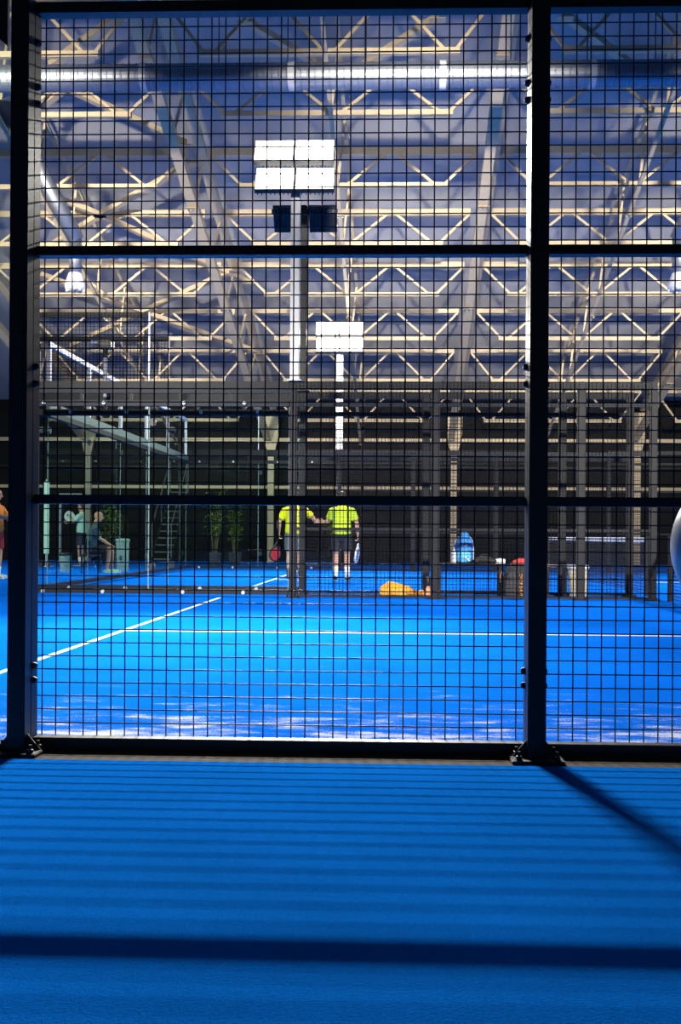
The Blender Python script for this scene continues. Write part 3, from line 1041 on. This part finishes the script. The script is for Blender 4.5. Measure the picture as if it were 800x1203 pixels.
# person at the far left edge, red shorts
YL = 19.0
xl = X(-5, YL, 640)
J5 = stand(sh_r=(.19, .02, 1.37), el_r=(.25, .16, 1.2), wr_r=(.2, .40, 1.18), hd_r=(0, 1, .1), sh_l=(-.19, .02, 1.37), el_l=(-.25, .14, 1.16), wr_l=(-.1, .36, 1.05), hd_l=(.2, 1, 0))
person('person in orange shirt and red shorts cut off at the far left edge', (xl, YL, 0), math.radians(-90), J5, ORANGEC, REDC, WHITEC, WHITEC, curl=(.4, .8))
racket('white edged racket held out at the far left edge', (xl + .44, YL - .21, 1.24), (0, math.radians(-65), math.radians(15)), RK_PALE, WHITE)

# ------------------------------------------------------------------ bench and the things around it
YB = 14.4
bx0, bx1 = X(513, YB, 660), X(592, YB, 660)
zb0 = Z(661, YB)
t = thing('bench', 'black bench between the fences with the blue backpack on it', 'bench', ((bx0 + bx1) / 2, YB, 0))
for k in range(3):
    MB().bbox((bx0, YB - .17 + k * .118, zb0 - .03), (bx1, YB - .07 + k * .118, zb0), .006).build('seat_slat', BLACKF, t)
for xx in (bx0 + .03, bx1 - .06):
    for yy in (YB - .15, YB + .14):
        MB().bbox((xx - .025, yy - .02, 0), (xx + .025, yy + .02, zb0 - .03), .004).build('leg', BLACKF, t)
    MB().bbox((xx - .02, YB - .15, zb0 - .07), (xx + .02, YB + .15, zb0 - .032), .004).build('cross_bar', BLACKF, t)
MB().bbox((bx0 + .03, YB - .02, .06), (bx1 - .06, YB + .01, .1), .004).build('stretcher', BLACKF, t)

BPB = mat('backpack_blue', (.02, .19, .55), .6, noise=.25, scale=15)
BPL = mat('backpack_light_blue', (.1, .45, .8), .6, noise=.2, scale=15)


def text(body, size, material, parent, loc, rot, name='lettering'):
    cu = bpy.data.curves.new(name, 'FONT')
    cu.body = body; cu.size = size; cu.align_x = 'CENTER'; cu.align_y = 'CENTER'; cu.extrude = .002
    o = bpy.data.objects.new('tmp', cu); COL.objects.link(o)
    dg = bpy.context.evaluated_depsgraph_get()
    me = bpy.data.meshes.new_from_object(o.evaluated_get(dg))
    bpy.data.objects.remove(o)
    me.materials.clear(); me.materials.append(material); me.name = name
    o = bpy.data.objects.new(name, me); COL.objects.link(o)
    o.parent = parent; o.location = V(loc); o.rotation_euler = rot
    return o


xq = X(545.5, YB, 645)
t = thing('backpack', 'blue backpack with white lettering standing on the bench', 'backpack', (xq, YB, zb0), math.radians(-12))
mb = MB()
mb.loft([(0, 0, .088), (0, 0, .15), (0, .0, .25), (0, .015, .33), (0, .03, .40)], [(.135, .095), (.145, .10), (.14, .095), (.12, .08), (.07, .05)], 24, side=(1, 0, 0))
mb.build('main_body', BPB, t, voxel=.008)
MB().loft([(0, -.07, .04), (0, -.085, .11), (0, -.075, .17)], [(.105, .035), (.11, .045), (.09, .03)], 20, side=(1, 0, 0)).build('front_pocket', BPL, t, True)
MB().loft([(-.135, 0, .05), (-.15, 0, .1), (-.14, 0, .19)], [(.02, .06), (.03, .07), (.02, .055)], 14, side=(1, 0, 0)).build('side_pocket', BPL, t, True)
for sx in (-.08, .08):
    MB().loft([(sx, .09, .36), (sx, .15, .3), (sx, .16, .16), (sx, .1, .04)], [(.025, .007)] * 4, 8, side=(1, 0, 0)).build('shoulder_strap', BPB, t, True)
MB().loft([(-.03, .03, .40), (-.025, .03, .45), (.025, .03, .45), (.03, .03, .40)], [.007] * 4, 8).build('grab_handle', BPB, t, True)
mb = MB()
mb.loft([(-.139, -.055, .06), (-.14, -.055, .22), (-.12, -.045, .33), (-.09, -.03, .38)], [.004] * 4, 6)
mb.loft([(.139, -.055, .06), (.14, -.055, .22), (.12, -.045, .33), (.09, -.03, .38)], [.004] * 4, 6)
mb.build('white_piping', WHITE, t)
text('ITALIA', .05, WHITE, t, (0, -.103, .262), (math.radians(84), 0, 0))
MB().prism([(.02, -.128, .10), (.04, -.128, .10), (.07, -.128, .07), (.1, -.128, .085), (.085, -.128, .06), (.09, -.128, .035), (.07, -.128, .05), (.05, -.128, .07)],
           (0, 0, 0), (0, .012, 0)).build('leaping_emblem', WHITE, t)

xq = X(532.5, YB, 650)
t = thing('bottle', 'clear white sports bottle standing left of the blue backpack', 'bottle', (xq, YB - .06, zb0))
MB().lathe((xq, YB - .06, zb0), [(.034, 0), (.037, .01), (.037, .09), (.032, .1), (.036, .11), (.036, .15), (.02, .19), (.015, .2)], 18).build('bottle_body', WHITE, t, True)
MB().lathe((xq, YB - .06, zb0), [(.018, .2), (.018, .235), (.01, .24), (.01, .258)], 14).build('cap', GALV, t, True)

# dark bag slumped on the bench
xq = X(569, YB, 655)
t = thing('gym_bag', 'small black bag slumped on the bench right of the backpack', 'bag', (xq, YB - .05, zb0), 0)
MB().loft([(-.13, 0, .04), (-.05, .02, .06), (.05, -.01, .055), (.14, 0, .035)], [(.05, .04), (.09, .055), (.085, .05), (.05, .035)], 16, side=(0, 1, 0)).build('bag_body', CHAR, t, voxel=.008)
MB().loft([(-.08, -.02, .1), (-.03, -.04, .135), (.05, -.04, .13), (.08, -.02, .09)], [.007] * 4, 8).build('handle', BLACK, t, True)
xq = X(589, YB, 657)
t = thing('shoe', 'white shoe lying at the right end of the bench', 'shoe', (xq - .02, YB + .02, zb0), 0)
MB().loft([(-.09, 0, .035), (0, .01, .045), (.06, .01, .04)], [(.03, .022), (.038, .035), (.03, .03)], 14, side=(0, 1, 0)).build('upper', WHITEC, t, voxel=.007)
MB().loft([(-.1, 0, .008), (0, .01, .008), (.075, .01, .008)], [(.032, .008), (.036, .008), (.03, .008)], 12, side=(0, 1, 0)).build('sole', WHITE, t, True)

# tall black racket bag with orange lettering
xq = X(605, YB, 680)
t = thing('racket_bag', 'tall black racket bag with orange lettering standing at the bench end', 'bag', (xq, 14.09, 0), 0)
mb = MB()
mb.loft([(-.01, 0, .10), (-.01, 0, .22), (.0, 0, .38), (.02, 0, .47)], [(.22, .11), (.215, .12), (.18, .11), (.13, .08)], 24, side=(1, 0, 0))
mb.build('bag_body', CHAR, t, voxel=.01)
MB().loft([(-.1, -.105, .06), (-.095, -.115, .2), (-.08, -.10, .36)], [(.09, .02), (.09, .03), (.07, .02)], 16, side=(1, 0, 0)).build('front_pocket', mat('bag_cloth', (.03, .03, .033), .8, noise=.2), t, True)
MB().loft([(-.22, -.08, .42), (-.255, -.1, .33), (-.25, -.1, .24)], [(.02, .006)] * 3, 8, side=(0, 1, 0)).build('strap', ORANGEC, t, True)
OLET = mat('orange_lettering', (.75, .3, .06), .5)
text('DROP SHOT', .056, OLET, t, (.03, -.126, .2), (math.radians(90), math.radians(90), 0))
t = thing('towel', 'red and green towel bunched on top of the racket bag', 'towel', (xq + .02, 14.09, .48), 0)
GREENC = mat('green_cloth', (.03, .35, .1), .8, noise=.2)
MB().loft([(-.07, -.02, .03), (.0, -.04, .055), (.08, -.02, .05), (.15, -.03, .05)], [.035, .045, .045, .05], 12).build('red_cloth', REDC if False else mat('bright_red_cloth', (.6, .05, .04), .8, noise=.15), t, voxel=.008)
MB().loft([(.11, -.07, .04), (.125, -.13, -.03), (.12, -.13, -.12)], [(.035, .02), (.04, .015), (.03, .01)], 12).build('green_cloth', GREENC, t, voxel=.007)

# orange bag on the floor
po = ground(474, 700)
xo = X(470, 14.35, 690)
ORB = mat('orange_bag', (1.0, .36, .02), .5, noise=.25, scale=14, bump=.4, bscale=18)
ob = MB()
ob.loft([(xo - .23, 14.35, .10), (xo - .16, 14.35, .125), (xo - .02, 14.33, .10), (xo + .12, 14.34, .08), (xo + .2, 14.35, .055), (xo + .25, 14.35, .05), (xo + .31, 14.35, .06)],
        [(.10, .07), (.14, .105), (.15, .095), (.12, .075), (.06, .045), (.05, .035), (.05, .045)], 20, side=(0, 1, 0))
ob.loft([(xo - .24, 14.26, .06), (xo - .1, 14.22, .085), (xo + .06, 14.25, .05)], [.055, .07, .045], 12)
t = thing('drawstring_bag', 'bright orange bag lying on the blue floor behind the fence', 'bag', (xo, 14.35, 0))
ob.build('bag_body', ORB, t, voxel=.009)
MB().loft([(xo + .235, 14.29, .05), (xo + .24, 14.30, .09), (xo + .24, 14.40, .09), (xo + .235, 14.41, .05)], [.008] * 4, 8).build('drawstring', mat('orange_cord', (.5, .12, .01), .7), t, True)

# little bottle by the double post
xq = X(503, 14.3, 690)
t = thing('bottle', 'small orange and black bottle on the floor beside the double fence post', 'bottle', (xq, 14.3, 0))
MB().lathe((xq, 14.3, 0), [(.03, 0), (.034, .01), (.034, .12), (.02, .16)], 16).build('bottle_body', mat('orange_plastic', (.8, .35, .15), .3, noise=.1), t, True)
MB().lathe((xq, 14.3, 0), [(.022, .16), (.03, .17), (.03, .29), (.018, .3)], 16).build('cap', BLACK, t, True)

# beige bin
BEIGE = mat('beige_plastic', (.42, .38, .28), .6, noise=.15)
xq = X(679, 14.4, 680)
zt = Z(662, 14.4)
t = thing('waste_bin', 'beige waste bin with pale rim between the fences, beside the near right post', 'bin', (xq, 14.4, 0))
MB().lathe((xq, 14.4, 0), [(.115, 0), (.12, .02), (.145, zt - .05), (.135, zt - .05), (.11, .03)], 24).build('bin_body', BEIGE, t, True)
MB().lathe((xq, 14.4, 0), [(.135, zt - .055), (.155, zt - .055), (.16, zt - .02), (.155, zt), (.135, zt)], 24).build('rim', WHITE, t, True)
# folding stand by the bin: dark uprights
xq = X(655.5, 14.45, 690)
t = thing('rack', 'low dark rack with a pale top edge left of the beige bin', 'rack', (xq, 14.45, 0))
MB().bbox((xq - .17, 14.38, zt - .03), (xq + .12, 14.5, zt), .006).build('rack_top', BEIGE, t)
for dx in (-.15, .1):
    MB().bbox((xq + dx - .03, 14.40, 0), (xq + dx + .02, 14.47, zt - .03), .005).build('leg', BLACKF, t)

# pale bins behind the glass
PGREEN = mat('pale_green_plastic', (.3, .45, .37), .6, noise=.1)
for px, y0, y1, d, w, lb, lid in ((144, 638, 673, 23.2, .3, 'tall pale green bin behind the glass, right of the seated person', False), (77, 655, 676, 22.2, .26, 'low pale green bin with black lid behind the glass, left of the seated person', True)):
    xq = X(px, d, y1); h_ = Z(y0, d)
    t = thing('waste_bin', lb, 'bin', (xq, d, 0))
    MB().lathe((xq, d, 0), [(w * .42, 0), (w * .45, .03), (w * .5, h_ - .04), (w * .5, h_)], 20).build('bin_body', PGREEN, t, True)
    MB().lathe((xq, d, 0), [(w * .55, h_), (w * .57, h_ + .02), (w * .5, h_ + .06), (w * .2, h_ + .07)], 20).build('lid', BLACK if lid else PGREEN, t, True)

# door frame and stair deep behind the glass
DOORG = mat('pale_frame', (.4, .48, .46), .5, noise=.1)
d = 30.0
xa1, xb1 = X(71, d, 620), X(95, d, 620)
t = thing('doorway', 'pale metal doorway frame behind the seated person', 'doorway', ((xa1 + xb1) / 2, d, 0))
for xx in (xa1, xb1):
    MB().bbox((xx - .03, d - .05, 0), (xx + .03, d + .05, 2.05), .005).build('jamb', DOORG, t)
MB().bbox((xa1 - .03, d - .05, 2.05), (xb1 + .03, d + .05, 2.12), .005).build('lintel', DOORG, t)
xq = X(54, 26.5, 620)
t = thing('banner', 'narrow pale green upright banner behind the glass beside the left post', 'banner', (xq, 26.5, 0))
MB().bbox((xq - .09, 26.49, .35), (xq + .09, 26.5, 2.3), .002).build('banner_cloth', PALEG, t)
MB().tube((xq, 26.52, 0), (xq, 26.52, 2.35), .015, 8).build('stand_pole', GALV, t)
MB().bbox((xq - .2, 26.4, 0), (xq + .2, 26.62, .02), .004).build('stand_base', GALV, t)

d = 28.0
xa1, xb1 = X(179, d, 620), X(200, d, 620)
t = thing('staircase', 'grey metal open stair behind the glass corner', 'stairs', ((xa1 + xb1) / 2, d, 0))
for k in range(11):
    zz, yy = .2 + k * .2, d + k * .22
    MB().bbox((xa1, yy, zz - .03), (xb1, yy + .26, zz), .004).build('tread', mat('stair_grey', (.14, .15, .14), .5, noise=.15), t)
for xx in (xa1 - .02, xb1 + .02):
    MB().beam((xx, d - .1, .0), (xx, d + 11 * .22, 2.2), .04, .2).build('stringer', BLACKF, t)
    mb = MB().tube((xx, d, 1.1), (xx, d + 10 * .22, 3.1), .02, 8)
    for k in (0, 5, 10):
        mb.tube((xx, d + k * .22 + .05, .15 + k * .2), (xx, d + k * .22 + .05, 1.12 + k * .2), .016, 8)
    mb.build('handrail', MATS['stair_grey'], t)

# potted plants behind the glass
POT = mat('dark_pot', (.06, .06, .06), .6, noise=.2)
LEAF = mat('leaf_green', (.22, .36, .05), .5, noise=.45, scale=5)
STEM = mat('plant_stem', (.12, .09, .04), .7, noise=.2)


def plant(px, d, h, label, seed, spread=.4):
    rng = random.Random(seed)
    x = X(px, d, 650)
    t = thing('potted_plant', label, 'plant', (x, d, 0))
    MB().lathe((x, d, 0), [(.14, 0), (.17, .02), (.2, .36), (.21, .38), (.19, .38), (.17, .3)], 18).build('pot', POT, t, True)
    st, lf = MB(), MB()
    for k in range(7):
        a = rng.uniform(0, 6.28); hh = h * rng.uniform(.7, 1)
        tip = V((x + math.cos(a) * spread * rng.uniform(.2, .8), d + math.sin(a) * spread * rng.uniform(.2, .8), hh))
        base = V((x + math.cos(a) * .05, d + math.sin(a) * .05, .3))
        mid = base.lerp(tip, .5) + V((0, 0, .1))
        st.loft([base, mid, tip], [.014, .011, .006], 6)
        for j in range(22):
            f = rng.uniform(.3, 1.02)
            p = base.lerp(tip, f)
            b = rng.uniform(0, 6.28); L = rng.uniform(.14, .28); w = L * .22
            dr = V((math.cos(b), math.sin(b), rng.uniform(-.3, .6))).normalized()
            sd = dr.cross(V((0, 0, 1))).normalized()
            n_ = sd.cross(dr)
            q1, q2, q3 = p + dr * L * .35 + n_ * .02, p + dr * L * .75 + n_ * .01, p + dr * L - n_ * .04
            lf.add([p, q1 + sd * w, q2 + sd * w * .7, q3, q2 - sd * w * .7, q1 - sd * w, q1 + n_ * -.012, q2 + n_ * -.01],
                   [(0, 6, 1), (1, 6, 7, 2), (2, 7, 3), (3, 7, 4), (4, 7, 6, 5), (5, 6, 0)])
    st.build('stems', STEM, t)
    o = lf.build('leaves', LEAF, t)
    o['kind'] = 'stuff'


plant(252, 28.5, 2.2, 'bushy potted plant behind the glass, left of the other tall plant', 3)
plant(276, 29.3, 2.0, 'bushy potted plant behind the glass, nearer the yellow shirted person', 5)
plant(128, 28.5, 1.9, 'bushy potted plant behind the glass above the seated person\'s knees', 8)

# security camera style spotlight on a post over the raised mesh
ys_ = Y2 - .12
p = at(124, 405, ys_)
t = thing('camera_post', 'small black camera head on a pale post above the raised mesh', 'camera', (p.x, ys_, 3.031))
MB().tube((p.x, ys_, 2.93), (p.x, ys_, p.z - .2), .03, 12).build('post', GALV, t)
MB().bbox((p.x - .04, ys_ + .02, 2.95), (p.x + .04, Y2 - .031, 3.0), .004).build('wall_bracket', BLACK, t)
MB().tube((p.x, ys_, p.z - .2), (p.x, ys_, p.z + .02), .04, 12).build('bracket', BLACK, t)
MB().bbox((p.x - .09, ys_ - .12, p.z - .06), (p.x + .11, ys_ + .1, p.z + .07), .015).build('camera_head', BLACK, t)
MB().bbox((p.x - .22, ys_ - .05, p.z + .02), (p.x - .09, ys_ + .05, p.z + .07), .01).build('light_bar', WHITE, t)

# pale globe in the right foreground, nearly all outside the frame
dg_ = 1.75
pg = at(883, 642, dg_)
t = thing('globe_bollard', 'pale smooth rounded globe cut off by the right edge, before the fence', 'bollard', (pg.x, dg_, G0))
R_ = pg.x - X(790.5, dg_, 642)
MB().ball(pg, R_, 48).build('globe', mat('pale_globe', (.78, .78, .74), .35, noise=.03), t, True)
MB().tube((pg.x, dg_, G0 + .01), (pg.x, dg_, pg.z - R_ + .01), .035, 16).build('stem', BLACK, t)
MB().lathe((pg.x, dg_, G0), [(.11, 0), (.11, .012), (.05, .02), (.04, .05)], 20).build('foot', BLACK, t)


# ------------------------------------------------------------------ unseen lights: court floodlights beyond the frame, plus added fills
def area(name, loc, target, size, power, col=(1, .95, .86), spread=180):
    ld = bpy.data.lights.new(name, 'AREA')
    ld.shape = 'RECTANGLE'; ld.size, ld.size_y = size
    ld.energy = power; ld.color = col; ld.spread = math.radians(spread)
    o = bpy.data.objects.new(name, ld); COL.objects.link(o)
    o.location = V(loc)
    o.rotation_euler = (V(target) - V(loc)).to_track_quat('-Z', 'Y').to_euler()
    return o


PW = 235
for x in (-6.6, 6.4):
    area('unseen_light', (x, YP + .15, 6.0), (x * .28, 14.2, 0.3), (.9, .45), PW, spread=52)
area('unseen_light', (9.5, Y2 - .1, 6.0), (6.5, 20.5, 0), (.9, .45), 600, spread=110)
area('unseen_light', (-13.0, 19.0, 6.0), (-7.5, 25.0, .5), (.9, .45), 420, spread=130)  # added fill for the dark area left of the end wall
# the beams of the floodlights in view, at their led faces
area('floodlight_beam', (xa, ya_ - .40, za - .02), (xa, ya_ - 7.0, 0), (1.15, .16), 450, spread=62)
area('floodlight_beam', (xb, yb_ + .30, zb - .12), (xb + .5, yb_ + 6.5, 0), (1.0, .14), 560, spread=165)
area('floodlight_beam', (xc, yc_ - .46, zc - .02), (xc, yc_ - 5.2, 0), (1.0, .14), 520, spread=120)

# added fill lights without fixtures, to brighten the roof steel and membrane
for x in (-7.0, .4, 7.4):
    area('roof_fill', (x, YP + .2, 6.4), (x * .9, 24.0, 7.3), (.9, .4), 165, col=(1, .94, .85), spread=27)

w = bpy.data.worlds.new('world'); S.world = w
w.use_nodes = True
bg = w.node_tree.nodes['Background']
bg.inputs[0].default_value = (.55, .65, .9, 1)
bg.inputs[1].default_value = .02

GROUPS = {'fence_post': 'dark fence posts', 'mesh_fence': 'wire mesh fence sections', 'glass_screen': 'glass wall panes', 'rafter_truss': 'cream roof frames',
          'roof_brace': 'diagonal roof braces', 'potted_plant': 'potted plants behind the glass', 'padel_racket': 'padel rackets', 'air_nozzle': 'hanging air nozzles',
          'floodlight_pole': 'floodlight poles', 'waste_bin': 'waste bins', 'court_net': 'court nets', 'top_strip': 'strips over the glass walls', 'bottle': 'bottles'}
for o in COL.objects:
    if o.parent is None and o.name.split('.')[0] in GROUPS and 'group' not in o:
        o['group'] = GROUPS[o.name.split('.')[0]]
for o in COL.objects:
    if '_local' in o:
        del o['_local']
S.view_settings.view_transform = 'Standard'
S.view_settings.look = 'None'
S.view_settings.exposure = 0.0
S.view_settings.gamma = 1.0
S.view_settings.use_curve_mapping = False
S.cycles.use_denoising = True
S.cycles.max_bounces = 8
S.cycles.transparent_max_bounces = 24
